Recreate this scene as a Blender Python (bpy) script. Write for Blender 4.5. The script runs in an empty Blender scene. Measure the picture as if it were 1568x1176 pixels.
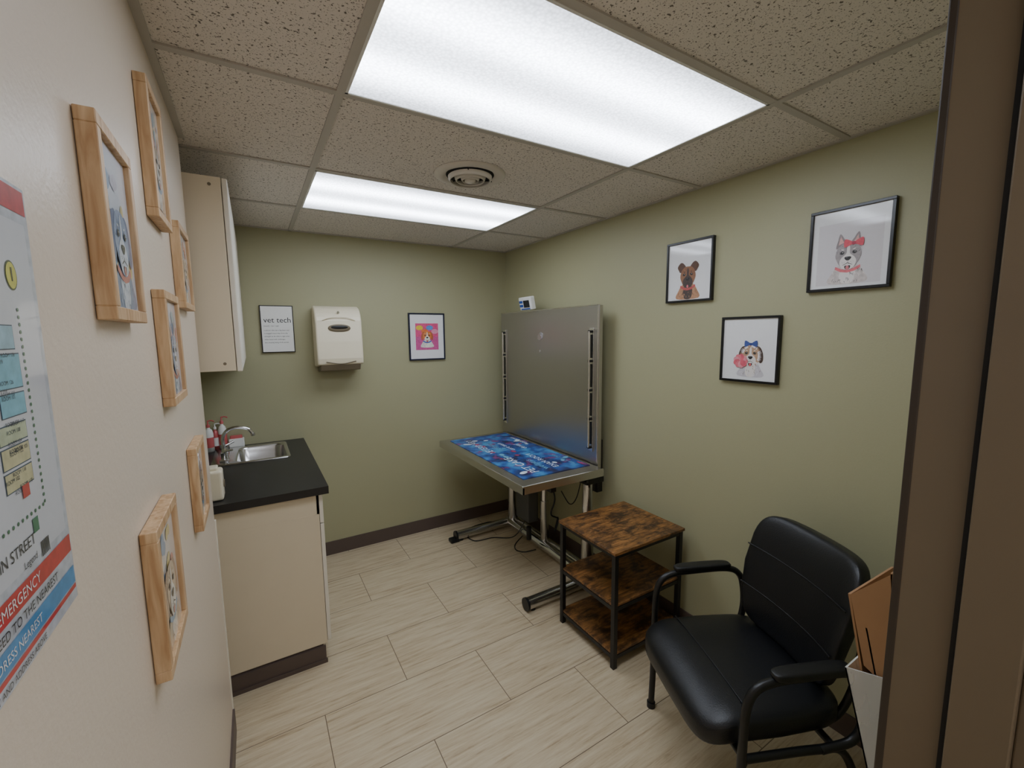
import bpy, bmesh, math, random
from mathutils import Vector, Matrix
random.seed(4)
S=bpy.context.scene
S.view_settings.view_transform='AgX'
CH=1.69; H=2.42; XL=-.18; XA=-.35; XR=2.015; YB=3.44; YF=.215; YE=2.05

# ------------------------------------------------------------------ materials
def srgb(r,g,b):
    f=lambda c:(c/255/12.92) if c/255<=.04045 else ((c/255+.055)/1.055)**2.4
    return (f(r),f(g),f(b),1)
def base(name):
    m=bpy.data.materials.new(name); m.use_nodes=True
    nt=m.node_tree; return m,nt,nt.nodes['Principled BSDF']
def N(nt,t,**k):
    n=nt.nodes.new(t)
    for a,v in k.items():
        if a in n.inputs: n.inputs[a].default_value=v
        else: setattr(n,a,v)
    return n
def mat(name,col,rough=.5,metal=0,bump=0,bscale=60,var=0,coat=0,spec=.5,stretch=(1,1,1),aniso=0,rvar=0):
    m,nt,p=base(name)
    p.inputs['Base Color'].default_value=col
    p.inputs['Roughness'].default_value=rough
    p.inputs['Metallic'].default_value=metal
    p.inputs['Coat Weight'].default_value=coat
    p.inputs['Coat Roughness'].default_value=.04
    p.inputs['Specular IOR Level'].default_value=spec
    L=nt.links
    tc=N(nt,'ShaderNodeTexCoord'); mp=N(nt,'ShaderNodeMapping'); mp.inputs['Scale'].default_value=stretch
    L.new(tc.outputs['Object'],mp.inputs['Vector'])
    no=N(nt,'ShaderNodeTexNoise'); no.inputs['Scale'].default_value=bscale; no.inputs['Detail'].default_value=4
    L.new(mp.outputs[0],no.inputs['Vector'])
    if aniso:
        p.inputs['Anisotropic'].default_value=aniso
        tg=N(nt,'ShaderNodeTangent'); tg.direction_type='RADIAL'; tg.axis='Z'; L.new(tg.outputs[0],p.inputs['Tangent'])
    if rvar:
        mr=N(nt,'ShaderNodeMapRange'); mr.inputs['From Min'].default_value=.3; mr.inputs['From Max'].default_value=.7
        mr.inputs['To Min'].default_value=rough-rvar; mr.inputs['To Max'].default_value=rough+rvar
        L.new(no.outputs['Fac'],mr.inputs['Value']); L.new(mr.outputs[0],p.inputs['Roughness'])
    if var:
        mx=N(nt,'ShaderNodeMix',data_type='RGBA')
        mx.inputs[6].default_value=tuple(c*(1-var) for c in col[:3])+(1,)
        mx.inputs[7].default_value=tuple(min(1,c*(1+var)) for c in col[:3])+(1,)
        L.new(no.outputs['Fac'],mx.inputs[0]); L.new(mx.outputs[2],p.inputs['Base Color'])
    if bump:
        bu=N(nt,'ShaderNodeBump'); bu.inputs['Strength'].default_value=bump; bu.inputs['Distance'].default_value=.002
        L.new(no.outputs['Fac'],bu.inputs['Height']); L.new(bu.outputs[0],p.inputs['Normal'])
    return m
_c={}
def ink(rgb,coat=1.0):
    k=(rgb,coat)
    if k not in _c: _c[k]=mat('print_%d_%d_%d'%rgb,srgb(*rgb),.5,coat=coat,var=.03 if min(rgb)>200 else .35,bscale=90)
    return _c[k]

m_green=mat('paint_sage',srgb(171,168,134),.5,bump=.15,bscale=180,var=.03)
m_cream=mat('paint_cream',srgb(220,205,186),.38,bump=.35,bscale=120,var=.02)
m_brown=mat('frame_brown_metal',srgb(110,97,78),.32,bump=.05,var=.06,bscale=8)
m_brown2=mat('frame_brown_dark',srgb(56,47,38),.45,var=.05)
m_gasket=mat('gasket_black',srgb(18,16,15),.7,var=.05)
m_base=mat('vinyl_base_brown',srgb(92,78,72),.45,var=.06,bscale=14)
m_grid=mat('ceiling_grid_paint',srgb(184,179,171),.5,var=.03)
m_lam=mat('laminate_cream',srgb(224,210,184),.42,var=.02,bscale=12)
m_lamw=mat('laminate_white_edge',srgb(232,226,212),.4,var=.02)
m_counter=mat('counter_black',srgb(34,33,34),.36,var=.25,bscale=250)
m_steel=mat('brushed_steel',(.50,.485,.46,1),.36,1,bscale=30,var=.03,stretch=(1,10,.2),aniso=.4,rvar=.02)
m_flange=mat('steel_edge',(.72,.71,.69,1),.25,1,var=.03)
m_tube=mat('steel_tube',(.58,.57,.55,1),.25,1,var=.04)
m_steelh=mat('steel_tabletop',(.60,.59,.57,1),.26,1,bscale=40,var=.08,stretch=(1,30,1))
m_chrome=mat('chrome',(.72,.72,.74,1),.12,1,var=.03)
m_sink=mat('sink_steel',(.62,.61,.6,1),.22,1,var=.05)
m_dark=mat('black_plastic',srgb(24,24,26),.4,var=.1)
m_blackm=mat('black_powdercoat',srgb(22,22,23),.38,bump=.1,bscale=300,var=.1)
m_leather=mat('black_vinyl_leather',srgb(18,19,22),.36,bump=.35,bscale=260,var=.1)
m_pad=mat('arm_pad_black',srgb(18,18,19),.45,var=.1,bump=.2,bscale=300)
m_grayp=mat('grey_plastic',srgb(90,90,88),.5,var=.1)
m_white=mat('white_plastic',srgb(236,236,232),.4,var=.02)
m_disp=mat('dispenser_cream',srgb(236,226,200),.35,var=.02)
m_dispd=mat('dispenser_grey',srgb(120,108,88),.45,var=.05)  # own grey-brown of the dispenser tray, slot surround and small fittings
m_fblack=mat('frame_black',srgb(16,16,18),.3,var=.1)
m_card=mat('kraft_folder',srgb(168,128,92),.7,var=.08,bscale=20)
m_vent=mat('vent_white_metal',srgb(210,204,194),.4,var=.04)
m_vdark=mat('vent_dark',srgb(14,13,12),.8,var=.1)
m_pink=mat('pink_soap',srgb(200,96,96),.3,var=.05)
m_blue=mat('blue_plastic',srgb(30,80,170),.35,var=.05)
m_navy=mat('lcd_dark',srgb(25,30,40),.2,var=.05)

def pine():
    m,nt,p=base('pine_wood'); L=nt.links
    tc=N(nt,'ShaderNodeTexCoord'); mp=N(nt,'ShaderNodeMapping'); mp.inputs['Scale'].default_value=(14,14,1.4)
    L.new(tc.outputs['Object'],mp.inputs[0])
    no=N(nt,'ShaderNodeTexNoise'); no.inputs['Scale'].default_value=6; no.inputs['Detail'].default_value=6; no.inputs['Distortion'].default_value=.6
    L.new(mp.outputs[0],no.inputs['Vector'])
    r=N(nt,'ShaderNodeValToRGB'); r.color_ramp.elements[0].position=.3; r.color_ramp.elements[0].color=srgb(176,134,90)
    r.color_ramp.elements[1].position=.7; r.color_ramp.elements[1].color=srgb(220,188,148)
    L.new(no.outputs['Fac'],r.inputs[0]); L.new(r.outputs[0],p.inputs['Base Color']); p.inputs['Roughness'].default_value=.5
    return m
m_pine=pine()
def rustic():
    m,nt,p=base('rustic_brown_board'); L=nt.links
    tc=N(nt,'ShaderNodeTexCoord'); mp=N(nt,'ShaderNodeMapping'); mp.inputs['Scale'].default_value=(2,14,14)
    L.new(tc.outputs['Object'],mp.inputs[0])
    g=N(nt,'ShaderNodeTexNoise'); g.inputs['Scale'].default_value=5; g.inputs['Detail'].default_value=8; g.inputs['Distortion'].default_value=.8
    L.new(mp.outputs[0],g.inputs['Vector'])
    r=N(nt,'ShaderNodeValToRGB'); r.color_ramp.elements[0].position=.3; r.color_ramp.elements[0].color=srgb(84,56,30)
    r.color_ramp.elements[1].position=.72; r.color_ramp.elements[1].color=srgb(172,120,66)
    L.new(g.outputs['Fac'],r.inputs[0])
    m3=N(nt,'ShaderNodeMapping'); m3.inputs['Scale'].default_value=(1,1.5,1.5); m3.inputs['Location'].default_value=(3.1,1.7,0); L.new(tc.outputs['Object'],m3.inputs[0])
    n2=N(nt,'ShaderNodeTexNoise'); n2.inputs['Scale'].default_value=9; n2.inputs['Detail'].default_value=10; n2.inputs['Roughness'].default_value=.72; n2.inputs['Distortion'].default_value=.4
    L.new(m3.outputs[0],n2.inputs['Vector'])
    r2=N(nt,'ShaderNodeValToRGB'); r2.color_ramp.elements[0].position=.45; r2.color_ramp.elements[0].color=(0,0,0,1)
    r2.color_ramp.elements[1].position=.60; r2.color_ramp.elements[1].color=(.9,.9,.9,1)
    L.new(n2.outputs['Fac'],r2.inputs[0])
    mx=N(nt,'ShaderNodeMix',data_type='RGBA'); mx.inputs[7].default_value=srgb(42,30,22)
    L.new(r2.outputs[0],mx.inputs[0]); L.new(r.outputs[0],mx.inputs[6]); L.new(mx.outputs[2],p.inputs['Base Color'])
    p.inputs['Roughness'].default_value=.4
    return m
m_rustic=rustic()
def ceil_tile():
    m,nt,p=base('acoustic_tile'); L=nt.links
    tc=N(nt,'ShaderNodeNewGeometry')
    n1=N(nt,'ShaderNodeTexNoise'); n1.inputs['Scale'].default_value=105; n1.inputs['Detail'].default_value=2
    n2=N(nt,'ShaderNodeTexNoise'); n2.inputs['Scale'].default_value=260; n2.inputs['Detail'].default_value=1
    L.new(tc.outputs['Position'],n1.inputs['Vector']); L.new(tc.outputs['Position'],n2.inputs['Vector'])
    mm=N(nt,'ShaderNodeMath',operation='MAXIMUM')
    m2=N(nt,'ShaderNodeMath',operation='SUBTRACT'); m2.inputs[1].default_value=.03
    L.new(n2.outputs['Fac'],m2.inputs[0]); L.new(n1.outputs['Fac'],mm.inputs[0]); L.new(m2.outputs[0],mm.inputs[1])
    r=N(nt,'ShaderNodeValToRGB'); r.color_ramp.elements[0].position=.61; r.color_ramp.elements[0].color=srgb(224,217,209)
    r.color_ramp.elements[1].position=.67; r.color_ramp.elements[1].color=srgb(112,105,97)
    L.new(mm.outputs[0],r.inputs[0]); L.new(r.outputs[0],p.inputs['Base Color'])
    b=N(nt,'ShaderNodeBump'); b.inputs['Strength'].default_value=.4; b.inputs['Distance'].default_value=.003; b.invert=True
    L.new(mm.outputs[0],b.inputs['Height']); L.new(b.outputs[0],p.inputs['Normal']); p.inputs['Roughness'].default_value=.95
    return m
m_ceil=ceil_tile()
def floor_m():
    m,nt,p=base('travertine_vinyl_tile'); L=nt.links
    g=N(nt,'ShaderNodeNewGeometry'); mp=N(nt,'ShaderNodeMapping'); mp.inputs['Location'].default_value=(-.915+7.5,-1.93+7.4,0)
    L.new(g.outputs['Position'],mp.inputs[0])
    br=N(nt,'ShaderNodeTexBrick'); br.offset=.5; br.offset_frequency=2
    for k,v in (('Scale',1),('Mortar Size',.002),('Mortar Smooth',.3),('Bias',0),('Brick Width',.75),('Row Height',.37)): br.inputs[k].default_value=v
    br.inputs['Color1'].default_value=(0,0,0,1); br.inputs['Color2'].default_value=(1,1,1,1); br.inputs['Mortar'].default_value=(.5,.5,.5,1)
    L.new(mp.outputs[0],br.inputs['Vector'])
    ad=N(nt,'ShaderNodeVectorMath',operation='ADD'); sc=N(nt,'ShaderNodeVectorMath',operation='SCALE'); sc.inputs['Scale'].default_value=5
    L.new(br.outputs['Color'],sc.inputs[0]); L.new(mp.outputs[0],ad.inputs[0]); L.new(sc.outputs[0],ad.inputs[1])
    m2=N(nt,'ShaderNodeMapping'); m2.inputs['Scale'].default_value=(2.6,34,1); L.new(ad.outputs[0],m2.inputs[0])
    n=N(nt,'ShaderNodeTexNoise'); n.inputs['Scale'].default_value=1.6; n.inputs['Detail'].default_value=10; n.inputs['Roughness'].default_value=.72
    L.new(m2.outputs[0],n.inputs['Vector'])
    r=N(nt,'ShaderNodeValToRGB'); e=r.color_ramp.elements
    e[0].position=.30; e[0].color=srgb(160,137,106); e[1].position=.62; e[1].color=srgb(213,198,168)
    x=e.new(.44); x.color=srgb(198,179,147)
    L.new(n.outputs['Fac'],r.inputs[0])
    mx=N(nt,'ShaderNodeMix',data_type='RGBA'); mx.inputs[7].default_value=srgb(112,93,73)
    L.new(br.outputs['Fac'],mx.inputs[0]); L.new(r.outputs[0],mx.inputs[6]); L.new(mx.outputs[2],p.inputs['Base Color'])
    p.inputs['Roughness'].default_value=.42
    b=N(nt,'ShaderNodeBump'); b.inputs['Strength'].default_value=.12; b.inputs['Distance'].default_value=.002
    L.new(n.outputs['Fac'],b.inputs['Height']); L.new(b.outputs[0],p.inputs['Normal'])
    return m
m_floor=floor_m()
def lens(name,k):
    m,nt,p=base(name); L=nt.links
    tc=N(nt,'ShaderNodeTexCoord'); sx=N(nt,'ShaderNodeSeparateXYZ'); L.new(tc.outputs['Object'],sx.inputs[0])
    ab=N(nt,'ShaderNodeMath',operation='ABSOLUTE'); L.new(sx.outputs['Y'],ab.inputs[0])
    r=N(nt,'ShaderNodeValToRGB'); e=r.color_ramp.elements; r.color_ramp.interpolation='B_SPLINE'
    e[0].position=0; e[0].color=(.30,)*3+(1,); e[1].position=.31; e[1].color=(.12,)*3+(1,)
    for q,v in ((.06,.38),(.12,1.0),(.17,.75),(.24,.2)):
        a=e.new(q); a.color=(v,v,v,1)
    L.new(ab.outputs[0],r.inputs[0])
    vo=N(nt,'ShaderNodeTexVoronoi'); vo.inputs['Scale'].default_value=110; L.new(tc.outputs['Object'],vo.inputs['Vector'])
    mr=N(nt,'ShaderNodeMapRange'); mr.inputs['From Min'].default_value=0; mr.inputs['From Max'].default_value=.8; mr.inputs['To Min'].default_value=1.15; mr.inputs['To Max'].default_value=.7
    L.new(vo.outputs['Distance'],mr.inputs['Value'])
    mu=N(nt,'ShaderNodeMath',operation='MULTIPLY'); L.new(r.outputs[0],mu.inputs[0]); L.new(mr.outputs[0],mu.inputs[1])
    m3=N(nt,'ShaderNodeMath',operation='MULTIPLY'); m3.inputs[1].default_value=k; L.new(mu.outputs[0],m3.inputs[0])
    p.inputs['Base Color'].default_value=(.8,.8,.8,1); p.inputs['Emission Color'].default_value=(.81,.88,1,1)
    L.new(m3.outputs[0],p.inputs['Emission Strength'])
    return m
m_lens=lens('prismatic_lens_lit',15.5)
def matposter():
    m,nt,p=base('blue_mat_print'); L=nt.links
    tc=N(nt,'ShaderNodeTexCoord'); v=N(nt,'ShaderNodeTexNoise'); v.inputs['Scale'].default_value=9; v.inputs['Detail'].default_value=4
    L.new(tc.outputs['Object'],v.inputs['Vector'])
    r=N(nt,'ShaderNodeValToRGB'); e=r.color_ramp.elements; e[0].position=.36; e[0].color=srgb(28,38,84); e[1].position=.66; e[1].color=srgb(70,150,205)
    a=e.new(.5); a.color=srgb(36,84,160)
    L.new(v.outputs['Fac'],r.inputs[0])
    v2=N(nt,'ShaderNodeTexNoise'); v2.inputs['Scale'].default_value=14; v2.inputs['Detail'].default_value=5
    mp=N(nt,'ShaderNodeMapping'); mp.inputs['Location'].default_value=(4,2,1); L.new(tc.outputs['Object'],mp.inputs[0]); L.new(mp.outputs[0],v2.inputs['Vector'])
    r2=N(nt,'ShaderNodeValToRGB'); r2.color_ramp.elements[0].position=.57; r2.color_ramp.elements[0].color=(0,0,0,1); r2.color_ramp.elements[1].position=.63; r2.color_ramp.elements[1].color=(.8,.8,.8,1)
    L.new(v2.outputs['Fac'],r2.inputs[0])
    mx=N(nt,'ShaderNodeMix',data_type='RGBA'); mx.inputs[7].default_value=srgb(130,60,120)
    L.new(r2.outputs[0],mx.inputs[0]); L.new(r.outputs[0],mx.inputs[6]); L.new(mx.outputs[2],p.inputs['Base Color']); p.inputs['Roughness'].default_value=.35
    return m
m_mat=matposter()
def clearp():
    m,nt,p=base('clear_plastic')
    p.inputs['Base Color'].default_value=(.85,.86,.84,1)
    p.inputs['Transmission Weight'].default_value=.5; p.inputs['IOR'].default_value=1.3
    n=N(nt,'ShaderNodeTexNoise'); mr=N(nt,'ShaderNodeMapRange'); mr.inputs['To Min'].default_value=.15; mr.inputs['To Max'].default_value=.35
    nt.links.new(n.outputs['Fac'],mr.inputs['Value']); nt.links.new(mr.outputs[0],p.inputs['Roughness'])
    return m
m_clear=clearp()

# ------------------------------------------------------------------ builder
def catmull(P,res):
    P=[Vector(p) for p in P]; out=[]
    Q=[P[0]*2-P[1]]+P+[P[-1]*2-P[-2]]
    for i in range(1,len(Q)-2):
        a,b,c,d=Q[i-1:i+3]
        for k in range(res):
            t=k/res
            out.append(.5*((2*b)+(c-a)*t+(2*a-5*b+4*c-d)*t*t+(3*b-a-3*c+d)*t**3))
    out.append(P[-1]); return out
def closed(P,res=5):
    P=[Vector((x,y)) for x,y in P]; n=len(P); out=[]
    for i in range(n):
        a,b,c,d=P[i-1],P[i],P[(i+1)%n],P[(i+2)%n]
        for k in range(res):
            t=k/res; q=.5*((2*b)+(c-a)*t+(2*a-5*b+4*c-d)*t*t+(3*b-a-3*c+d)*t**3); out.append((q.x,q.y))
    return out
class B:
    def __init__(s,name): s.name=name; s.v=[];s.f=[];s.mi=[];s.sm=[];s.mats=[]
    def _m(s,m):
        if m not in s.mats: s.mats.append(m)
        return s.mats.index(m)
    def add(s,vs,fs,m,smooth=False,M=None):
        o=len(s.v); k=s._m(m)
        for v in vs:
            v=Vector(v); s.v.append(M@v if M else v)
        for f in fs: s.f.append([i+o for i in f]); s.mi.append(k); s.sm.append(smooth)
    def bm(s,bm,m,smooth=False,M=None):
        bm.verts.ensure_lookup_table(); bm.verts.index_update()
        s.add([v.co.copy() for v in bm.verts],[[v.index for v in f.verts] for f in bm.faces],m,smooth,M); bm.free()
    def box(s,lo,hi,m,M=None,bev=0,seg=2,smooth=False):
        bm=bmesh.new(); bmesh.ops.create_cube(bm,size=1)
        lo=Vector(lo);hi=Vector(hi);c=(lo+hi)/2;d=hi-lo
        for v in bm.verts: v.co=Vector((v.co[i]*d[i]+c[i] for i in range(3)))
        if bev: bmesh.ops.bevel(bm,geom=bm.edges[:],offset=bev,segments=seg,affect='EDGES',profile=.5)
        s.bm(bm,m,smooth,M)
    def prism(s,prof,z0,z1,m,M=None,bev=0,seg=2,smooth=False):
        bm=bmesh.new(); a=[bm.verts.new((x,y,z0)) for x,y in prof]; b=[bm.verts.new((x,y,z1)) for x,y in prof]
        n=len(prof); bm.faces.new(a[::-1]); bm.faces.new(b)
        for i in range(n): bm.faces.new((a[i],a[(i+1)%n],b[(i+1)%n],b[i]))
        bmesh.ops.recalc_face_normals(bm,faces=bm.faces[:])
        if bev:
            es=[e for e in bm.edges if len(e.link_faces)==2 and e.calc_face_angle(0)>.7]
            bmesh.ops.bevel(bm,geom=es,offset=bev,segments=seg,affect='EDGES',profile=.5)
        s.bm(bm,m,smooth,M)
    def cyl(s,p0,p1,r,m,r2=None,n=20,M=None):
        p0=Vector(p0);p1=Vector(p1);r2=r if r2 is None else r2
        d=(p1-p0).normalized(); q=d.to_track_quat('Z','Y').to_matrix()
        vs=[]
        for (p,rr) in ((p0,r),(p1,r2)):
            for i in range(n):
                t=2*math.pi*i/n; vs.append(p+q@Vector((rr*math.cos(t),rr*math.sin(t),0)))
        s.add(vs,[[i,(i+1)%n,n+(i+1)%n,n+i] for i in range(n)],m,True,M)
        s.add(vs[:n],[list(range(n))[::-1]],m,False,M); s.add(vs[n:],[list(range(n))],m,False,M)
    def tube(s,P,r,m,n=12,res=8,M=None,smooth=True):
        P=catmull(P,res) if res>1 else [Vector(p) for p in P]
        vs=[];up=None
        for i,p in enumerate(P):
            t=(P[min(i+1,len(P)-1)]-P[max(i-1,0)]).normalized()
            if up is None: up=t.orthogonal().normalized()
            up=(up-t*up.dot(t)).normalized(); w=t.cross(up)
            for k in range(n):
                a=2*math.pi*k/n
                vs.append(p+up*(r*math.cos(a))+w*(r*math.sin(a)))
        c=len(P)
        s.add(vs,[[j*n+i,j*n+(i+1)%n,(j+1)*n+(i+1)%n,(j+1)*n+i] for j in range(c-1) for i in range(n)],m,smooth,M)
        s.add(vs[:n],[list(range(n))[::-1]],m,False,M); s.add(vs[-n:],[list(range(n))],m,False,M)
    def lathe(s,prof,m,M=None,n=36,smooth=True):
        vs=[(r*math.cos(2*math.pi*i/n),r*math.sin(2*math.pi*i/n),z) for r,z in prof for i in range(n)]
        c=len(prof)
        s.add(vs,[[j*n+i,j*n+(i+1)%n,(j+1)*n+(i+1)%n,(j+1)*n+i] for j in range(c-1) for i in range(n)],m,smooth,M)
    def sup(s,a,b,c,e1,e2,m,fn=None,M=None,nu=48,nv=24):
        pw=lambda x,e: math.copysign(abs(x)**e,x)
        vs=[]
        for j in range(nv+1):
            v=-math.pi/2+math.pi*j/nv
            for i in range(nu):
                u=2*math.pi*i/nu
                p=Vector((a*pw(math.cos(v),e1)*pw(math.cos(u),e2),b*pw(math.cos(v),e1)*pw(math.sin(u),e2),c*pw(math.sin(v),e1)))
                vs.append(fn(p) if fn else p)
        s.add(vs,[[j*nu+i,j*nu+(i+1)%nu,(j+1)*nu+(i+1)%nu,(j+1)*nu+i] for j in range(nv) for i in range(nu)],m,True,M)
    def poly(s,pts,z,m,M=None): s.add([(x,y,z) for x,y in pts],[list(range(len(pts)))],m,False,M)
    def rect(s,x0,y0,x1,y1,z,m,M=None): s.poly([(x0,y0),(x1,y0),(x1,y1),(x0,y1)],z,m,M)
    def ell(s,cx,cy,rx,ry,z,m,M=None,rot=0,n=22):
        c,q=math.cos(rot),math.sin(rot)
        s.poly([(cx+rx*math.cos(t)*c-ry*math.sin(t)*q,cy+rx*math.cos(t)*q+ry*math.sin(t)*c) for t in [2*math.pi*i/n for i in range(n)]],z,m,M)
    def text(s,body,size,x,y,z,m,M=None,align='LEFT',ext=0,sx=1):
        cu=bpy.data.curves.new('t','FONT'); cu.body=body; cu.size=size; cu.align_x=align; cu.resolution_u=3; cu.extrude=ext
        o=bpy.data.objects.new('t',cu); S.collection.objects.link(o)
        bpy.context.view_layer.update()
        me=o.evaluated_get(bpy.context.evaluated_depsgraph_get()).to_mesh()
        s.add([(v.co.x*sx+x,v.co.y+y,v.co.z+z) for v in me.vertices],[list(p.vertices) for p in me.polygons],m,False,M)
        o.evaluated_get(bpy.context.evaluated_depsgraph_get()).to_mesh_clear()
        bpy.data.objects.remove(o); bpy.data.curves.remove(cu)
    def build(s,origin=None):
        me=bpy.data.meshes.new(s.name)
        o=Vector(origin) if origin else Vector((0,0,0))
        me.from_pydata([v-o for v in s.v],[],s.f)
        for m in s.mats: me.materials.append(m)
        me.polygons.foreach_set('material_index',s.mi); me.polygons.foreach_set('use_smooth',s.sm)
        me.update(); ob=bpy.data.objects.new(s.name,me); ob.location=o; S.collection.objects.link(ob); return ob
def frameM(kind,pos):
    ax={'back':((1,0,0),(0,0,1),(0,-1,0)),'right':((0,-1,0),(0,0,1),(-1,0,0)),'left':((0,1,0),(0,0,1),(1,0,0)),'front':((-1,0,0),(0,0,1),(0,1,0)),
        'floor':((1,0,0),(0,1,0),(0,0,1)),'ceil':((1,0,0),(0,-1,0),(0,0,-1))}[kind]
    M=Matrix.Identity(4)
    for c in range(3):
        for r in range(3): M[r][c]=ax[c][r]
    M.translation=Vector(pos); return M

# ------------------------------------------------------------------ shell
def simple(name,lo,hi,m):
    b=B(name); b.box(lo,hi,m); return b.build()
YH=-1.3
simple('floor',(-.6,YH,-.1),(XR+.1,YB+.1,0),m_floor)
simple('ceiling',(-.6,YH,H),(XR+.1,YB+.1,H+.1),m_ceil)
simple('wall_back',(-.6,YB,0),(XR+.1,YB+.1,H),m_green)
simple('wall_right',(XR,YF-.15,0),(XR+.1,YB,H),m_green)
simple('wall_left',(XL-.3,YH,0),(XL,YE,H),m_cream)
simple('wall_alcove',(XA-.13,YE,0),(XA,YB,H),m_green)
XD0,XD1,ZD=-.13,.825,2.36
b=B('wall_front')
b.box((XD1+.03,.08,0),(XR,YF,H),m_green)
b.build()
simple('wall_hallway',(-.6,YH-.1,0),(XR+.1,YH,H),m_cream)
b=B('trim_3')
def jamb(x,sgn):
    X=lambda t:x+sgn*t
    def bx(t0,y0,t1,y1,m,bev=.002): 
        a,c=sorted((X(t0),X(t1))); b.box((a,y0,0),(c,y1,ZD),m,bev=bev)
    bx(0,.155,.029,.226,m_brown); bx(0,.05,.029,.095,m_brown)
    bx(-.016,.095,.029,.155,m_brown)
    bx(-.006,.148,.0,.162,m_gasket,0)
    bx(-.001,.222,.029,.233,m_brown2)
    bx(.0,.05,.029,.065,m_brown2,0)
jamb(XD1,1)
b.box((XL+.001,.05,0),(XD0,.233,ZD),m_brown,bev=.002)
b.box((XL+.001,.05,ZD),(XD1+.029,.233,H-.001),m_brown,bev=.002)
b.box((XD1-.004,.105,.93),(XD1+.0,.145,1.05),m_chrome)
b.build()
bh=.105;bt=.008
simple('baseboard_back',(.27,YB-bt,0),(XR,YB,bh),m_base)
simple('baseboard_right',(XR-bt,.25,0),(XR,YB-bt,bh),m_base)
simple('baseboard_left',(XL,.26,0),(XL+bt,YE,bh),m_base)
simple('baseboard_front',(XD1+.05,YF,0),(XR-bt,YF+bt,bh),m_base)
simple('trim_1',(XL-.02,YE,.0),(XL+.004,YE+.012,.95),m_lamw)
GX=[.28,1.495]; GY=[.20,.82,1.455,2.14,2.80]
b=B('trim_2'); w=.012; t=.006
for x in GX: b.box((x-w,YF+.02,H-t),(x+w,YB,H-.0005),m_grid)
for y in GY[1:]:
    b.box((XL if y<YE else XA,y-w,H-t+.0004),(XR,y+w,H-.0005),m_grid)
b.box((XL,YF+.02,H-t),(XL+.02,YE,H-.0005),m_grid); b.box((XR-.02,YF+.02,H-t),(XR,YB,H-.0005),m_grid)
b.box((XA,YB-.02,H-t),(XR,YB,H-.0005),m_grid); b.box((XA,YE,H-t),(XA+.02,YB,H-.0005),m_grid)
b.build()
fr=mat('troffer_frame',srgb(225,225,222),.4,var=.02)
def troffer(x0,x1,y0,y1):
    b=B('ceiling_light_panel'); cx,cy=(x0+x1)/2,(y0+y1)/2
    b.box((x0+.018,y0+.018,H-.004),(x1-.018,y1-.018,H-.001),m_lens)
    for lo,hi in (((x0+.012,y0+.012),(x1-.012,y0+.02)),((x0+.012,y1-.02),(x1-.012,y1-.012)),((x0+.012,y0+.012),(x0+.02,y1-.012)),((x1-.02,y0+.012),(x1-.012,y1-.012))):
        b.box((lo[0],lo[1],H-.007),(hi[0],hi[1],H-.0005),fr)
    b.build((cx,cy,H))
troffer(GX[0],GX[1],GY[1],GY[2]); troffer(GX[0],GX[1],GY[3],GY[4])
troffer(GX[0]-.3,GX[1]-.3,-.95,-.35)
b=B('ceiling_air_vent'); M=frameM('ceil',(.915,1.875,H-.001))@Matrix.Diagonal((1.13,1.13,1,1))
b.lathe([(.145,0),(.143,.006),(.125,.012),(.108,.010),(.098,.002)],m_vent,M)
b.lathe([(.108,.0015),(0.001,.0015)],m_vdark,M)
for r0 in (.090,.064,.040): b.lathe([(r0,.010),(r0-.003,.022),(r0-.008,.030),(r0-.010,.028),(r0-.006,.018),(r0-.004,.010)],m_vent,M)
b.lathe([(.022,.02),(.022,.030),(.015,.034),(.001,.035)],m_vent,M); b.lathe([(.022,.02),(.001,.02)],m_vent,M)
for k in range(3):
    a=k*2.094; b.box((0,-.002,.010),(.1,.002,.014),m_vdark,M@Matrix.Rotation(a,4,'Z'))
b.build()

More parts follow.
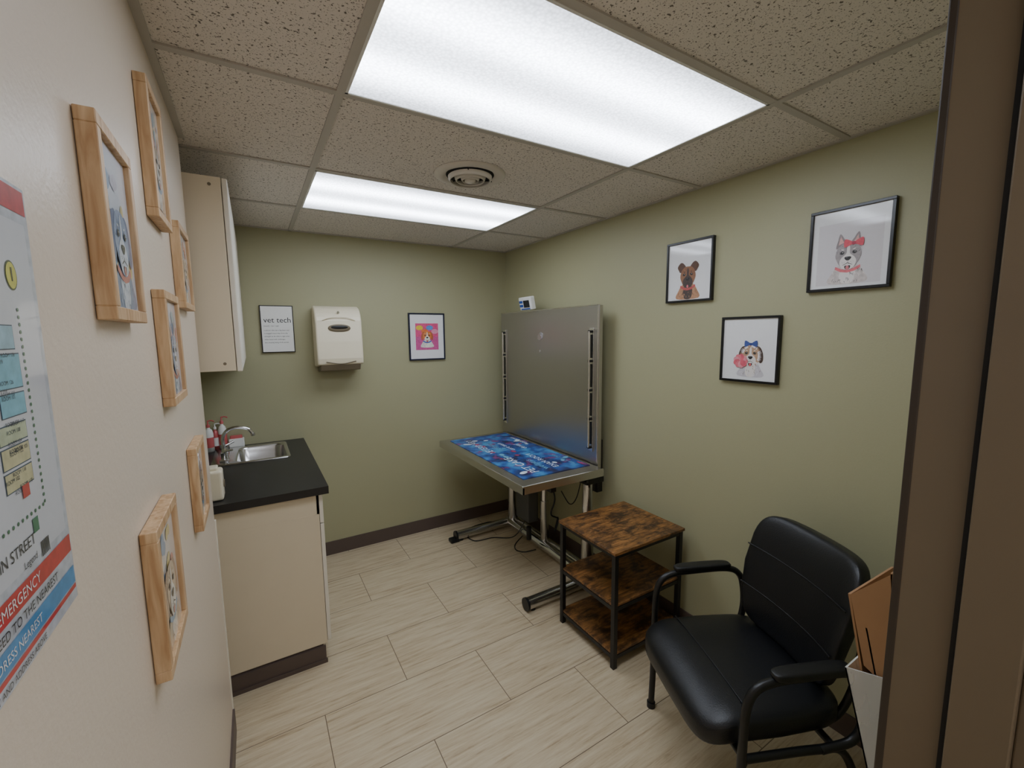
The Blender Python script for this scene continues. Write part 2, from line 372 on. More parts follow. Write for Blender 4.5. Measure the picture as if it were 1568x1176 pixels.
# ------------------------------------------------------------------ pictures
def dog(b,M,cx,cy,s,P,ears='up',bow=None,z=.0,band=True,fluffy=0):
    e=[z]
    def nz(): e[0]+=.0002; return e[0]
    pt=lambda L:[(cx+x*s,cy+y*s) for x,y in L]
    body,face,mask,earc,bc,tongue=[ink(c) for c in P]
    dk=ink(tuple(int(c*.62) for c in P[1])); lt=ink(tuple(min(250,int(c*1.15)) for c in P[0]))
    blk=ink((22,20,24)); wh=ink((240,240,240))
    mir=lambda L: L+[(-x,y) for x,y in reversed(L) if abs(x)>1e-6]
    b.poly(pt(closed(mir([(0,-.2),(.30,-.34),(.50,-.6),(.60,-1.0)]),4)),nz(),body,M)
    b.poly(pt(closed(mir([(0,-.3),(.2,-.42),(.26,-.7),(.16,-1)]),4)),nz(),mask,M)
    def stroke(x,y,a,l,wd,zz,m):
        c,q=math.cos(a),math.sin(a)
        b.poly(pt([(x-q*wd,y+c*wd),(x+q*wd,y-c*wd),(x+c*l,y+q*l)]),zz,m,M)
    k=nz()
    for i in range(46):
        x=random.uniform(-.5,.5); y=random.uniform(-.95,-.5)
        stroke(x,y,-1.57+random.uniform(-.5,.5)+x*.4,random.uniform(.08,.16),.012,k+i*.000002,random.choice([dk,lt,body]))
    if band:
        b.poly(pt([(-.40,-.36),(-.2,-.47),(0,-.50),(.2,-.47),(.40,-.36),(.42,-.46),(.22,-.58),(0,-.62),(-.22,-.58),(-.42,-.46)]),nz(),bc,M)
    k=nz()
    for q in (-1,1):
        if ears=='up': L=[(.08,.46),(.16,.66),(.30,.86),(.37,.6),(.40,.3)]
        elif ears=='fold': L=[(.12,.44),(.26,.66),(.42,.70),(.58,.52),(.52,.36),(.40,.24)]
        else: L=[(.24,.44),(.44,.42),(.58,.14),(.60,-.2),(.48,-.34),(.36,-.14),(.34,.1)]
        b.poly(pt([(q*x,y) for x,y in closed(L,4)]),k,earc,M)
        if ears=='fold': b.poly(pt([(q*x,y) for x,y in closed([(.36,.66),(.56,.54),(.50,.34),(.38,.42)],4)]),k+.0001,dk,M)
        if ears=='up': b.poly(pt([(q*x,y) for x,y in ((.16,.52),(.28,.76),(.34,.44))]),k+.0001,ink((226,176,170)),M)
    k=nz()+.0001
    hd=mir([(0,.50),(.2,.47),(.36,.30),(.42,.04),(.36,-.16),(.24,-.38),(.12,-.50)])
    b.poly(pt(closed(hd,4)),k,face,M)
    e[0]=k; k=nz()
    if fluffy:
        for i in range(60):
            a=i/60*6.283; stroke(.36*math.cos(a),.42*math.sin(a),a,.16+random.uniform(0,.06),.03,k+i*.000002,random.choice([face,mask,lt]))
    for i in range(50):
        a=random.uniform(.2,2.94); rr_=random.uniform(.25,.42)
        stroke(rr_*math.cos(a)*.9,rr_*math.sin(a),a,.07,.008,k+i*.000002,random.choice([dk,face,face]))
    k=nz()
    b.poly(pt(closed(mir([(0,.44),(.05,.3),(.06,.1),(.20,-.04),(.27,-.2),(.22,-.40),(.1,-.49)]),4)),k,mask,M)
    k=nz()
    for q in (-1,1):
        b.ell(cx+q*.20*s,cy+.13*s,.085*s,.065*s,k,dk,M,rot=q*-.2)
        b.ell(cx+q*.115*s,cy-.25*s,.125*s,.13*s,k,mask,M)
        b.ell(cx+q*.19*s,cy+.25*s,.05*s,.018*s,k,mask,M,rot=q*.2)
    b.poly(pt(closed(mir([(0,-.36),(.09,-.36),(.08,-.46),(0,-.50)]),3)),k+.00005,blk,M)
    b.ell(cx,cy-.43*s,.055*s,.075*s,k+.0001,tongue,M)
    e[0]=k+.0001; k=nz()
    for q in (-1,1):
        b.ell(cx+q*.20*s,cy+.13*s,.052*s,.05*s,k,blk,M)
        for j in range(3): b.ell(cx+q*(.1+.04*j)*s,cy-(.22+.03*(j%2))*s,.008*s,.008*s,k,blk,M,n=8)
        b.poly(pt([(0,-.20),(q*.02,-.28),(q*.16,-.34),(q*.16,-.325),(q*.03,-.26)][::q]),k,blk,M)
    b.poly(pt(closed(mir([(0,-.02),(.09,-.03),(.11,-.08),(.04,-.16)]),4)),k,blk,M)
    k=nz()
    for q in (-1,1): b.ell(cx+(q*.20+.018)*s,cy+.148*s,.014*s,.014*s,k,wh,M,n=10)
    b.ell(cx-.03*s,cy-.055*s,.025*s,.01*s,k,ink((120,120,124)),M,n=10)
    if bow:
        x,y,c=bow; c=ink(c)
        for q in (-1,1):
            b.poly(pt([(x+q*u_,y+v_) for u_,v_ in closed([(0,.0),(.14,.12),(.30,.16),(.30,-.12),(.14,-.08)],4)]),k,c,M)
        b.ell(cx+x*s,cy+y*s,.07*s,.065*s,k+.0002,ink((max(0,bow[2][0]-40),bow[2][1]//2+10,bow[2][2]-20)),M)
def picture(name,kind,pos,w,h,fw,depth,fm,artfn,bg=(236,236,238)):
    b=B(name); M=frameM(kind,pos)
    for lo,hi in (((-w/2,-h/2),(w/2,-h/2+fw)),((-w/2,h/2-fw),(w/2,h/2)),((-w/2,-h/2+fw),(-w/2+fw,h/2-fw)),((w/2-fw,-h/2+fw),(w/2,h/2-fw))):
        b.box((lo[0],lo[1],.001),(hi[0],hi[1],depth),fm,M,bev=.0012,seg=1)
    z=depth-.008
    b.box((-w/2+fw*.5,-h/2+fw*.5,.002),(w/2-fw*.5,h/2-fw*.5,z),ink(bg),M)
    artfn(b,M,w-2*fw,h-2*fw,z+.0003)
    b.build()
def a1(b,M,w,h,z): dog(b,M,-w*.02,-h*.10,w*.43,((190,140,104),(150,104,74),(70,54,50),(96,66,54),(196,84,84),(226,120,130)),'fold',z=z)
def a2(b,M,w,h,z):
    b.rect(-w*.42,-h*.46,w*.42,h*.34,z,ink((220,216,220)),M)
    dog(b,M,0,-h*.10,w*.40,((212,202,200),(166,158,160),(240,234,232),(150,138,140),(232,110,120),(225,130,136)),'up',bow=(.16,.46,(228,80,98)),z=z)
def a3(b,M,w,h,z):
    dog(b,M,.01,-h*.10,w*.38,((208,204,210),(196,160,130),(236,230,226),(70,50,42),(236,236,240),(225,110,110)),'flop',bow=(0,.56,(50,76,150)),z=z,fluffy=1,band=False)
    for i in range(9):
        t=i*.7; b.ell(-w*.14+.019*math.cos(t),-h*.19+.017*math.sin(t),.017,.014,z+.004+i*.00002,ink(((238,120,134),(244,150,160),(228,100,118))[i%3]),M,rot=t)
F='framed_dog_portrait'
picture(F,'right',(XR,1.50,CH+.316),.28,.318,.011,.022,m_fblack,a1)
picture(F,'right',(XR,.788,CH+.314),.275,.318,.011,.022,m_fblack,a2)
picture(F,'right',(XR,1.158,CH-.087),.277,.31,.011,.022,m_fblack,a3)
def a4(b,M,w,h,z):
    b.rect(-w*.34,-h*.30,w*.34,h*.30,z,ink((224,78,134)),M)
    b.rect(-w*.34,-h*.30,w*.34,h*.0,z+.0002,ink((206,84,150)),M)
    for i,c in enumerate(((250,200,60),(240,120,60),(90,150,220),(250,150,180))):
        b.ell((-.22+.15*i)*w,.2*h-.03*(i%2),.03,.02,z+.0004,ink(c),M)
    dog(b,M,0,-h*.0,w*.30,((230,226,220),(226,130,60),(244,238,226),(190,96,60),(50,90,190),(225,80,90)),'flop',z=z+.0006)
picture(F,'back',(1.247,YB,CH-.018),.31,.385,.011,.02,mat('frame_navy',srgb(22,26,52),.3,var=.1),a4)
def mk(P,ears,bgc,sp):
    def fn(b,M,w,h,z):
        random.seed(sp)
        for i in range(14):
            c=random.choice([(130,160,190),(226,206,140),(214,150,136),(150,184,196),(196,196,210),(240,230,210)])
            b.ell(random.uniform(-.36,.36)*w,random.uniform(-.4,.4)*h,random.uniform(.05,.12)*w,random.uniform(.04,.1)*h,z+.0002+i*.00004,ink(c),M,rot=random.random()*3)
        dog(b,M,0,-h*.08,min(w*.62,h*.43),P,ears,z=z+.001)
    return fn
PB=((130,146,176),(150,166,194),(220,225,235),(104,120,156),(200,110,100),(220,140,140))
PW=((206,186,160),(214,190,160),(240,235,225),(176,146,122),(130,170,200),(220,140,140))
G='wooden_picture_frame'
LW=[
 (.80,.995,CH+.025,CH+.302,PB,'flop',(206,212,222)),
 (1.255,1.44,CH+.268,CH+.565,PW,'up',(220,214,206)),
 (1.58,1.81,CH+.085,CH+.332,PW,'flop',(218,218,218)),
 (1.21,1.42,CH-.155,CH+.104,PB,'up',(212,212,218)),
 (1.48,1.69,CH-.56,CH-.315,PW,'up',(220,214,208)),
 (.88,1.09,CH-.585,CH-.318,PW,'flop',(222,216,208))]
for i,(y0,y1,z0,z1,P,ea,bg) in enumerate(LW):
    picture(G,'left',(XL,(y0+y1)/2,(z0+z1)/2),y1-y0,z1-z0,.019,.024,m_pine,mk(P,ea,bg,i),bg)

# vet tech sign
b=B('vet_tech_sign'); M=frameM('back',(.16,YB,CH+.048)); w,h=.205,.325
b.box((-w/2,-h/2,.001),(w/2,h/2,.018),m_fblack,M,bev=.001,seg=1)
b.box((-w/2+.006,-h/2+.006,.002),(w/2-.006,h/2-.006,.0186),ink((240,240,238),.0),M)
kk=mat('sign_ink',srgb(40,40,42),.6,var=.02)
b.text('vet tech',.052,-.083,.045,.019,kk,M)
b.text('[noun] \u2022 /vet \u2022 tek/',.012,-.083,.018,.019,kk,M)
for i,l in enumerate(('a person who has a big heart and','is engaged more than from the','strength to do what is right even','when faced with challenges','this amazing being of all animals')):
    b.text(l,.0125,-.083,-.012-.021*i,.019,kk,M,sx=.92)
b.build()
# paper towel dispenser
b=B('paper_towel_dispenser'); x0,x1=.382,.692
Mx=Matrix(((0,0,1,0),(-1,0,0,YB-.003),(0,1.1,0,CH-.262),(0,0,0,1)))
prof=[(.0,.03),(.0,.42)]+[(.05+.13*math.sin(t),.31+.12*math.cos(t)) for t in [i*math.pi/2/8 for i in range(9)]]+[(.192,.2),(.198,.09),(.19,.05)]
b.prism(prof,x0,x1,m_disp,Mx,bev=.012,seg=3,smooth=False)
b.prism([(.01,.0),(.01,.03),(.17,.045),(.185,.05),(.165,.012)],x0+.02,x1-.02,m_dispd,Mx,bev=.004)
M=frameM('back',(.537,YB-.184,CH-.262))@Matrix.Diagonal((1,1.1,1,1))
b.sup(.075,.024,.012,.7,.9,m_dispd,M=M@Matrix.Translation((0,.285,.004)))
b.sup(.058,.012,.012,.7,.9,m_dark,M=M@Matrix.Translation((0,.29,.009)))
b.tube([(-.11,.335,.004),(-.05,.352,.003),(.05,.352,.003),(.11,.335,.004)],.003,m_disp,M=M)
b.tube([(-.1,.07,.016),(0,.055,.016),(.1,.07,.016)],.003,m_dispd,M=M)
b.cyl((0,.385,-.03),(0,.385,-.012),.008,m_chrome,M=M)
b.build()

# ------------------------------------------------------------------ cabinets
b=B('wall_cabinet'); zb,zt=CH-.14,CH+.62
b.box((XA+.002,2.10,zb),(-.062,YB-.002,zt),m_lam,bev=.001)
for y0,y1 in ((2.102,2.54),(2.546,2.98),(2.986,3.42)):
    b.box((-.06,y0,zb-.004),(-.04,y1,zt),m_lamw,bev=.005,seg=3)
b.cyl((-.10,2.098,zt-.03),(-.10,2.101,zt-.03),.006,m_dispd); b.cyl((-.10,2.098,zb+.03),(-.10,2.101,zb+.03),.006,m_dispd)
b.build()
CT=.945
b=B('base_cabinet'); cx1=.25
b.box((XA+.002,2.275,.1),(cx1-.02,YB-.002,.80),m_lam,bev=.001)
b.box((XA+.002,2.275,.80),(cx1-.02,2.30,CT-.04),m_lam)
b.box((XA+.002,3.415,.80),(cx1-.02,YB-.002,CT-.04),m_lam)
b.box((cx1-.03,2.275,.80),(cx1-.02,YB-.002,CT-.04),m_lam)
for y0,y1 in ((2.277,2.66),(2.664,3.04),(3.044,3.43)):
    b.box((cx1-.018,y0,.11),(cx1,y1,CT-.20),m_lamw,bev=.002); b.box((cx1-.018,y0,CT-.195),(cx1,y1,CT-.045),m_lamw,bev=.002)
b.box((XA+.002,2.28,0),(cx1-.04,YB-.002,.1),m_base)
b.box((XA+.002,2.268,0),(cx1-.03,2.28,.09),m_base); b.box((XA+.002,2.262,0),(cx1-.025,2.27,.02),m_base)
b.build()
b=B('countertop'); sx0,sx1,sy0,sy1=-.13,.145,2.96,3.36
c0,c1,d0,d1=XA+.002,.277,2.245,YB-.002
for lo,hi in (((c0,d0),(c1,sy0)),((c0,sy1),(c1,d1)),((c0,sy0),(sx0,sy1)),((sx1,sy0),(c1,sy1))):
    b.box((lo[0],lo[1],CT-.038),(hi[0],hi[1],CT),m_counter)
b.build()
b=B('bar_sink')
def rr(x0,y0,x1,y1,r,n=5):
    o=[]
    for cx,cy,a in ((x1-r,y1-r,0),(x0+r,y1-r,90),(x0+r,y0+r,180),(x1-r,y0+r,270)):
        for i in range(n+1):
            t=math.radians(a+90*i/n); o.append((cx+r*math.cos(t),cy+r*math.sin(t)))
    return o
loops=[(rr(-.255,2.935,.16,3.385,.03),CT+.001),(rr(-.252,2.938,.157,3.382,.03),CT+.006),(rr(-.128,2.962,.142,3.358,.05),CT+.005),(rr(-.12,2.97,.135,3.35,.05),CT-.01),(rr(-.112,2.978,.127,3.342,.05),CT-.13),(rr(-.07,3.02,.085,3.30,.05),CT-.142)]
vs=[];
for l,z in loops: vs+=[(x,y,z) for x,y in l]
n=24
b.add(vs,[[j*n+i,j*n+(i+1)%n,(j+1)*n+(i+1)%n,(j+1)*n+i] for j in range(5) for i in range(n)],m_sink,True)
b.add(vs[-n:],[list(range(n))],m_sink)
b.cyl((.005,3.16,CT-.142),(.005,3.16,CT-.139),.04,m_chrome); b.cyl((.005,3.16,CT-.139),(.005,3.16,CT-.137),.02,m_vdark)
b.build()
b=B('sink_faucet'); fx,fy=-.19,3.12; z=CT+.005
b.box((fx-.025,fy-.11,z),(fx+.025,fy+.11,z+.012),m_chrome,bev=.006,seg=3)
b.cyl((fx,fy,z+.01),(fx,fy,z+.06),.02,m_chrome,r2=.014)
b.tube([(fx,fy,z+.05),(fx-.004,fy,z+.12),(fx+.02,fy,z+.165),(fx+.07,fy,z+.18),(fx+.13,fy,z+.165),(fx+.155,fy,z+.13)],.010,m_chrome)
b.cyl((fx+.155,fy,z+.135),(fx+.157,fy,z+.118),.013,m_chrome)
for q in (-1,1):
    b.cyl((fx,fy+q*.085,z+.01),(fx,fy+q*.085,z+.05),.014,m_chrome,r2=.017)
    b.tube([(fx,fy+q*.085,z+.055),(fx+.02,fy+q*.1,z+.062),(fx+.045,fy+q*.12,z+.07)],.007,m_chrome)
b.build()
def bottle(name,x,y,body,cap,h=.13,r=.026):
    b=B(name); M=Matrix.Translation((x,y,CT+.001))
    b.lathe([(.001,0),(r,0),(r,h*.62),(r*.75,h*.75),(r*.35,h*.8),(r*.35,h*.86)],body,M,20)
    b.lathe([(r*.42,h*.84),(r*.42,h*.93),(r*.15,h*.95),(r*.15,h*1.08),(.001,h*1.08)],cap,M,16)
    b.tube([(0,0,h*1.06),(.02,0,h*1.07),(.035,-.002,h*1.03)],.004,cap,M=M)
    b.lathe([(r*1.01,h*.15),(r*1.01,h*.5)],cap if cap is m_pink else m_white,M,20); b.build()
bottle('soap_bottle',-.282,3.36,m_white,m_pink,.19); bottle('soap_bottle',-.21,3.405,m_white,m_pink,.20,.024)
bottle('soap_bottle',-.25,3.41,m_pink,m_white,.16,.02)
b=B('sponge_caddy'); b.box((-.18,3.39,CT+.001),(-.09,3.43,CT+.06),m_white,bev=.006,seg=3); b.box((-.17,3.397,CT+.055),(-.10,3.423,CT+.08),m_pink,bev=.004); b.build()
b=B('soap_dispenser'); b.box((-.26,2.30,CT+.001),(-.158,2.39,CT+.14),m_disp,bev=.012,seg=3); b.box((-.24,2.315,CT+.135),(-.175,2.375,CT+.155),m_disp,bev=.006); b.cyl((-.16,2.345,CT+.07),(-.153,2.345,CT+.07),.018,m_dispd); b.build()

# ------------------------------------------------------------------ exam table
b=B('veterinary_exam_table'); tz=.82; x0,x1,y0,y1=1.265,1.885,1.995,3.27
b.box((x0,y0,tz-.014),(x1,y1,tz),m_steelh,bev=.004)
b.box((x0,y0,tz-.05),(x0+.012,y1,tz-.01),m_steelh); b.box((x0,y0,tz-.05),(x1,y0+.012,tz-.01),m_steelh)
b.box((x0,y1-.012,tz-.05),(x1,y1,tz-.01),m_steelh)
for yy in (y0+.12,y1-.2): b.box((x0+.03,yy,tz-.075),(x1,yy+.05,tz-.014),m_tube)
for xx in (1.5,1.8): b.box((xx,y0+.05,tz-.1),(xx+.04,y1-.05,tz-.06),m_blackm)
b.box((x0+.07,y0+.10,tz),(x1-.03,y1-.06,tz+.004),m_mat,bev=.001)
Mt=Matrix.Translation((0,.02,tz+.0045))@Matrix.Rotation(math.pi/2,4,'Z')
def mt(s_,size,X,Y,c): b.text(s_,size,Y,-X,0,c,Mt)
mw=ink((214,226,236),0); mc=ink((110,176,206),0); mr_=ink((176,70,106),0)
mt('VETERINARY',.08,1.48,2.66,mw); mt('hospital',.07,1.56,2.70,mc); mt('care team',.06,1.64,2.66,mw)
mt('PET CARE',.085,1.50,2.14,mw); mt('wellness',.07,1.59,2.16,mc); mt('EXAM ROOM',.06,1.67,2.16,mw)
mt('happy paws',.055,1.82,2.75,mw); mt('we love pets',.05,1.80,2.15,mc); mt('dental',.06,1.74,2.65,mw)
for i in range(26):
    random.seed(i); b.ell(0,0,random.uniform(.008,.035),random.uniform(.008,.02),.0001+i*.00002,[mc,mr_,mw][i%3],Mt@Matrix.Translation((random.uniform(2.12,3.1),-random.uniform(1.36,1.83),0)),rot=i)
px=1.90
b.box((px,2.08,tz-.03),(px+.012,3.33,CH+.178),m_steel,bev=.002)
b.box((px+.004,2.072,tz-.03),(px+.03,2.09,CH+.175),m_steel); b.box((px+.004,2.08,CH+.16),(px+.03,3.33,CH+.172),m_steel)
b.box((px-.002,2.078,tz+.01),(px+.014,2.086,CH+.180),m_flange,bev=.001,seg=1); b.box((px-.002,2.08,CH+.172),(px+.014,3.33,CH+.180),m_flange,bev=.001,seg=1)
for yy in (2.135,3.26):
    b.box((px-.008,yy-.020,.90),(px,yy+.020,CH+.03),m_flange,bev=.002)
    b.cyl((px-.026,yy,.93),(px-.026,yy,CH+.01),.008,m_flange)
    for k in range(5):
        zc=.93+k*.192
        b.box((px-.030,yy-.012,zc-.008),(px-.006,yy+.012,zc+.008),m_blackm,bev=.002)
        if k<4: b.box((px-.010,yy-.010,zc+.02),(px-.0075,yy+.010,zc+.172),m_blackm)
b.cyl((px-.001,2.72,CH-.02),(px-.003,2.72,CH-.02),.028,m_chrome); b.cyl((px-.002,2.735,CH-.03),(px-.004,2.735,CH-.03),.024,m_steelh)
b.cyl((px-.001,2.73,CH-.14),(px-.003,2.73,CH-.14),.012,m_steelh)
for yy,r in ((2.12,.034),(2.62,.024),(3.10,.034)):
    b.cyl((1.86,yy,.05),(1.86,yy,tz-.05),r,m_chrome); b.cyl((1.86,yy,.05),(1.86,yy,.40),r+.008,m_tube)
b.box((1.915,2.09,.62),(1.965,2.15,.98),m_blackm,bev=.005)
b.box((1.80,2.06,.70),(1.95,2.18,.77),m_blackm,bev=.005)
b.cyl((1.83,2.06,.052),(1.83,3.14,.052),.034,m_chrome); b.cyl((1.90,2.06,.052),(1.90,3.14,.052),.03,m_tube)
for yy in (2.06,3.12):
    b.cyl((1.33,yy,.045),(1.95,yy,.045),.036,m_tube); b.cyl((1.318,yy,.045),(1.332,yy,.045),.040,m_blackm)
    b.cyl((1.37,yy,.0),(1.37,yy,.02),.02,m_dark)
b.box((1.27,3.085,.0),(1.345,3.155,.03),m_dark,bev=.01)
b.box((1.80,2.76,.17),(1.90,2.95,.56),m_grayp,bev=.01)
b.cyl((1.74,2.66,.1),(1.74,2.66,.2),.02,m_dark)
b.tube([(1.9,2.55,.72),(1.85,2.52,.6),(1.87,2.5,.45),(1.82,2.48,.35),(1.88,2.47,.3),(1.84,2.46,.22),(1.9,2.5,.3)],.006,m_dark,n=8)
b.tube([(1.97,2.3,.7),(1.96,2.35,.5),(1.95,2.42,.42),(1.93,2.5,.5)],.004,m_dark,n=8)
b.tube([(1.85,2.86,.17),(1.75,2.9,.02),(1.6,3.0,.006),(1.45,3.03,.006),(1.44,3.20,.006),(1.55,3.27,.006),(1.7,3.28,.006),(1.9,3.24,.02),(1.96,3.2,.3)],.004,m_dark,n=8)
b.tube([(1.8,2.85,.03),(1.70,2.80,.006),(1.66,2.72,.006),(1.70,2.66,.006),(1.78,2.62,.02)],.004,m_dark,n=8)
b.build()
b=B('scale_display'); M=Matrix.Translation((1.868,2.86,CH+.234))@Matrix.Rotation(math.radians(-12),4,'Y')@frameM('right',(0,0,0))
b.box((-.085,-.05,-.02),(.085,.05,.02),m_white,M,bev=.007,seg=3); b.box((-.02,-.03,.02),(.06,.025,.0225),m_navy,M)
b.box((-.075,-.025,.02),(-.03,-.005,.024),m_blue,M,bev=.002); b.box((-.075,.005,.02),(-.03,.025,.024),m_blue,M,bev=.002)
b.box((-.06,-.045,.02),(.06,-.036,.0225),m_blue,M)
b.build()

# ------------------------------------------------------------------ side table
b=B('rustic_side_table'); x0,x1,y0,y1=1.435,1.955,1.43,1.885; zt=.625
def brd(z,t,i=0): b.box((x0+i,y0+i,z-t),(x1-i,y1-i,z),m_rustic,bev=.002,seg=1)
brd(zt,.016); brd(.345,.014,.012); brd(.085,.014,.012)
q=.0125
for x in (x0+.02,x1-.02):
    for y in (y0+.02,y1-.02):
        b.box((x-q,y-q,0),(x+q,y+q,zt-.016),m_blackm,bev=.001,seg=1)
for z in (zt-.017,.33,.07):
    for y in (y0+.02,y1-.02): b.box((x0+.02,y-q*.8,z-.02),(x1-.02,y+q*.8,z),m_blackm)
    for x in (x0+.02,x1-.02): b.box((x-q*.8,y0+.02,z-.02),(x+q*.8,y1-.02,z),m_blackm)
b.build(((x0+x1)/2,(y0+y1)/2,0))

# ------------------------------------------------------------------ chair
b=B('guest_armchair'); M=Matrix.Translation((1.47,.852,0))@Matrix.Rotation(math.radians(65.7),4,'Z')
def seat(p):
    y=p.y; dz=0
    if y>.12: dz=-((y-.12)/.14)**2*.035
    crown=.012*(1-(p.x/.27)**2)*(1-(y/.27)**2) if p.z>0 else 0
    return Vector((p.x*(1-.05*(y<0)*abs(y)/.25),y,p.z+dz+crown))
b.sup(.262,.262,.05,.42,.34,m_leather,seat,M@Matrix.Translation((0,.0,.425)))
b.box((-.2,-.22,.36),(.2,.2,.385),m_dark,M,bev=.005)
bt=lambda: M@Matrix.Translation((0,-.27,.70))@Matrix.Rotation(math.radians(13),4,'X')
def back(p):
    k=p.x/.25; 
    wz=1-.12*max(0,-p.z)/.23 - .05*max(0,(p.z-.08)/.15)**2
    return Vector((p.x*wz, p.y+.045*k*k-.02*(p.z/.23)**2, p.z))
b.sup(.245,.036,.235,.32,.40,m_leather,back,bt())
for zz,hw in ((.075,.235),(-.09,.225)):
    b.tube([((-1+i*.2)*hw,.036+.045*((-1+i*.2)*hw/.25)**2-.0005-.02*(zz/.23)**2,zz) for i in range(11)],.003,m_leather,n=6,res=2,M=bt())
b.tube([(-.24+.048*i,.10,.474+.012*(1-((-.24+.048*i)/.27)**2)) for i in range(11)],.003,m_leather,n=6,res=2,M=M)
for q in (-1,1):
    X=q*.30
    b.tube([(X,.17,.012),(X,.165,.2),(X,.165,.42),(X,.16,.55),(X,.135,.612),(X,.08,.635),(X,.0,.64),(X,-.16,.64),(X,-.225,.61),(X,-.25,.54),(X*.98,-.25,.45),(X*.96,-.22,.385),(X*.94,-.12,.36)],.0135,m_blackm,M=M)
    b.tube([(X*.93,.14,.36),(X*.93,-.1,.36),(X*.93,-.2,.34),(X*.93,-.27,.2),(X*.95,-.33,.012)],.013,m_blackm,M=M)
    b.tube([(X,.165,.36),(X*.93,.14,.36)],.012,m_blackm,M=M,res=1)
    b.tube([(X*.70,-.1,.37),(X*.70,-.23,.39),(X*.70,-.29,.48),(X*.70,-.315,.62)],.012,m_blackm,M=M)
    b.sup(.026,.13,.015,.5,.5,m_pad,M=M@Matrix.Translation((X,-.05,.657)))
    b.cyl((X,.17,.0),(X,.17,.025),.018,m_dark,M=M); b.cyl((X*.95,-.331,.0),(X*.95,-.331,.02),.018,m_dark,M=M)
for y in (.14,-.17): b.tube([(-.28,y,.36),(.28,y,.36)],.012,m_blackm,M=M,res=1)
b.build((1.47,.852,0))

# ------------------------------------------------------------------ wall file holder on front wall
b=B('wall_file_holder'); M=frameM('front',(1.12,YF,.80))
w=.12; th=.003
b.box((-w,0,.001),(w,.30,.004),m_clear,M)
for xx in (-w,w-th):
    b.add([(xx,0,.004),(xx,0,.075),(xx,.20,.128),(xx,.24,.004),(xx+th,0,.004),(xx+th,0,.075),(xx+th,.20,.128),(xx+th,.24,.004)],[[0,1,2,3],[7,6,5,4],[0,4,5,1],[1,5,6,2],[2,6,7,3],[3,7,4,0]],m_clear,False,M)
b.add([(-w,0,.072),(w,0,.072),(w,.20,.125),(-w,.20,.125),(-w,0,.075),(w,0,.075),(w,.20,.128),(-w,.20,.128)],[[0,1,2,3],[7,6,5,4],[0,4,5,1],[1,5,6,2],[2,6,7,3],[3,7,4,0]],m_clear,False,M)
b.box((-w,-.003,.001),(w,0,.075),m_clear,M)
def slab(z0,z1,h,t,m,k=0):
    b.add([(-w+.008,.006,z0),(w-.008,.006,z0),(w-.008,h,z1),(-w+.008,h-k,z1),(-w+.008,.006,z0+t),(w-.008,.006,z0+t),(w-.008,h,z1+t),(-w+.008,h-k,z1+t)],[[3,2,1,0],[4,5,6,7],[0,1,5,4],[1,2,6,5],[2,3,7,6],[3,0,4,7]],m,False,M)
slab(.06,.132,.355,.004,m_card,.01); slab(.02,.07,.43,.003,m_card); slab(.03,.1,.30,.003,ink((226,222,210),0))
b.add([(w-.008,.22,.10),(w-.008,.355,.132),(w-.008,.43,.07),(w-.008,.20,.062)],[[0,1,2,3]],m_card,False,M)
b.build()

# ------------------------------------------------------------------ evacuation map
b=B('evacuation_map_poster'); y0,y1,z0,z1=.30,.603,CH-.27,CH+.14; M=frameM('left',(XL,y0,z0)); w=y1-y0;h=z1-z0
b.box((0,0,.001),(w,h,.004),ink((190,194,202),1),M,bev=.0008,seg=1)
z=.0043
I=lambda *c: ink(c,1)
b.rect(.004,h-.026,w-.004,h-.004,z,I(186,56,62),M); b.text('EVACUATION PLAN',.018,.06,h-.021,z+.0003,I(230,230,230),M)
b.rect(.01,.078,w-.01,h-.035,z,ink((204,206,212)),M)
b.rect(.004,.052,w-.004,.07,z+.0002,I(196,56,60),M); b.text('FIRE/POLICE/MEDICAL EMERGENCY',.0135,.012,.0565,z+.0005,I(230,230,230),M)
b.text('IN AN EMERGENCY, PROCEED TO THE NEAREST',.0115,.008,.040,z+.0005,I(30,32,40),M)
b.rect(.004,.018,w-.004,.036,z+.0002,I(70,140,190),M)
b.text('DIAL 911 STATE YOUR ADDRESS NEAREST',.011,.01,.023,z+.0005,I(230,230,230),M)
b.rect(.004,.012,w-.004,.0165,z+.0002,I(196,56,60),M)
b.text('OF EMERGENCY AND ADDRESS ABOVE',.008,.08,.004,z+.0005,I(60,62,70),M)
b.text('8000 MAIN STREET',.014,.11,.092,z+.0005,I(40,42,50),M); b.text('Legend',.009,.2,.078,z+.0005,I(60,62,70),M)
for i in range(6): b.rect(.235+.003*i,.074,.237+.003*i,.088,z+.0004,I(50,52,60),M)
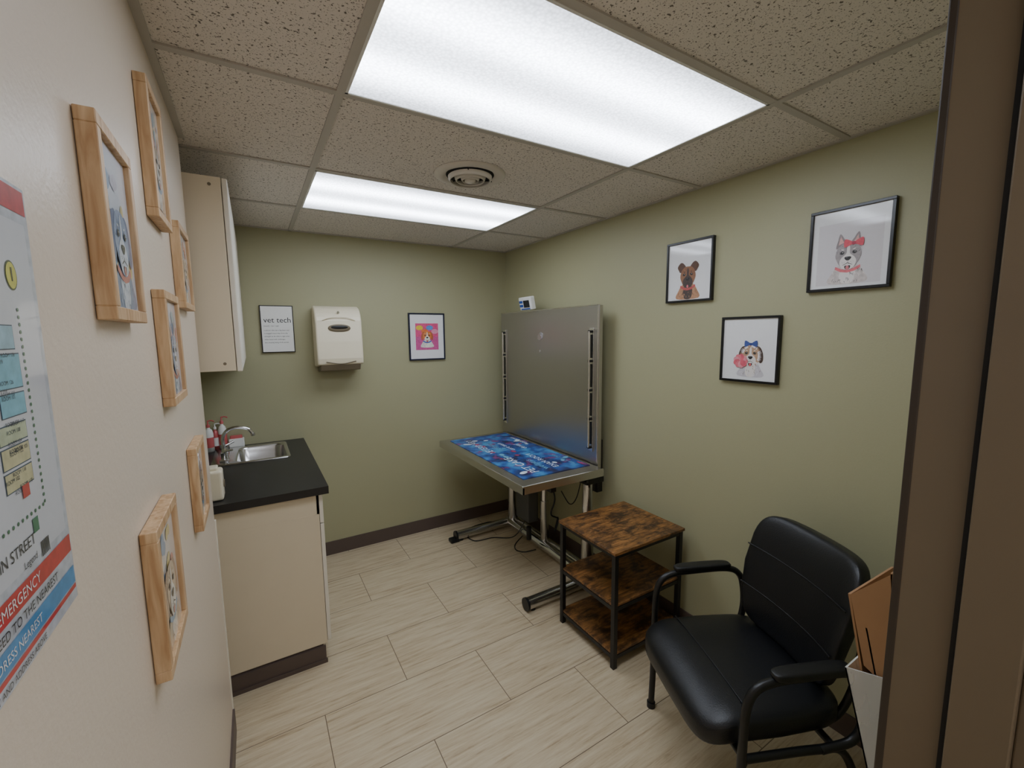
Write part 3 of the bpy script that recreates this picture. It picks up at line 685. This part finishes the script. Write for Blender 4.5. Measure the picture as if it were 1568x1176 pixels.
for (x,y,q,p_,c) in ((.20,.205,.245,.225,(120,180,200)),(.20,.228,.245,.258,(120,180,200)),(.20,.261,.24,.282,(150,184,200)),(.19,.145,.24,.162,(196,190,150)),(.19,.164,.24,.182,(196,190,150)),(.19,.184,.24,.200,(180,190,160)),(.05,.13,.17,.30,(196,200,204)),(.07,.16,.15,.2,(196,190,150)),(.07,.22,.15,.28,(120,180,200))):
    b.rect(x,y,q,p_,z+.0003,I(60,80,100),M); b.rect(x+.001,y+.001,q-.001,p_-.001,z+.0005,I(*c),M)
for i in range(28):
    b.ell(.255,.12+.0065*i,.0018,.0018,z+.0004,I(60,110,80),M,n=8)
    if i<24: b.ell(.06+.0083*i,.118,.0018,.0018,z+.0004,I(60,110,80),M,n=8)
    random.seed(i); b.text('ROOM %d'%(100+i),.005,random.choice((.19,.203,.06,.1,.212)),random.uniform(.14,.28),z+.0007,I(50,60,80),M)
b.ell(.252,.325,.011,.013,z+.0003,I(70,80,40),M); b.ell(.252,.325,.0095,.0115,z+.0005,I(200,196,80),M); b.rect(.251,.32,.2535,.332,z+.0007,I(60,60,30),M)
b.rect(.215,.135,.228,.146,z+.0008,I(190,60,60),M); b.rect(.225,.10,.236,.113,z+.0006,I(60,120,90),M)
b.build()

# ------------------------------------------------------------------ world, camera
w=bpy.data.worlds.new('World'); S.world=w; w.use_nodes=True
w.node_tree.nodes['Background'].inputs[0].default_value=(1,.94,.86,1); w.node_tree.nodes['Background'].inputs[1].default_value=.9
r=Vector((.856,-.5168,-.0107)).normalized(); f=Vector((.512,.8509,-.1168)); f=(f-r*f.dot(r)).normalized(); u=r.cross(f)
cam=bpy.data.cameras.new('Camera'); co=bpy.data.objects.new('Camera',cam); S.collection.objects.link(co)
Mc=Matrix.Identity(4)
for i in range(3): Mc[i][0]=r[i]; Mc[i][1]=u[i]; Mc[i][2]=-f[i]
Mc.translation=(0,0,CH); co.matrix_world=Mc
cam.sensor_width=36; cam.lens=657/1568*36; cam.clip_start=.01
S.camera=co
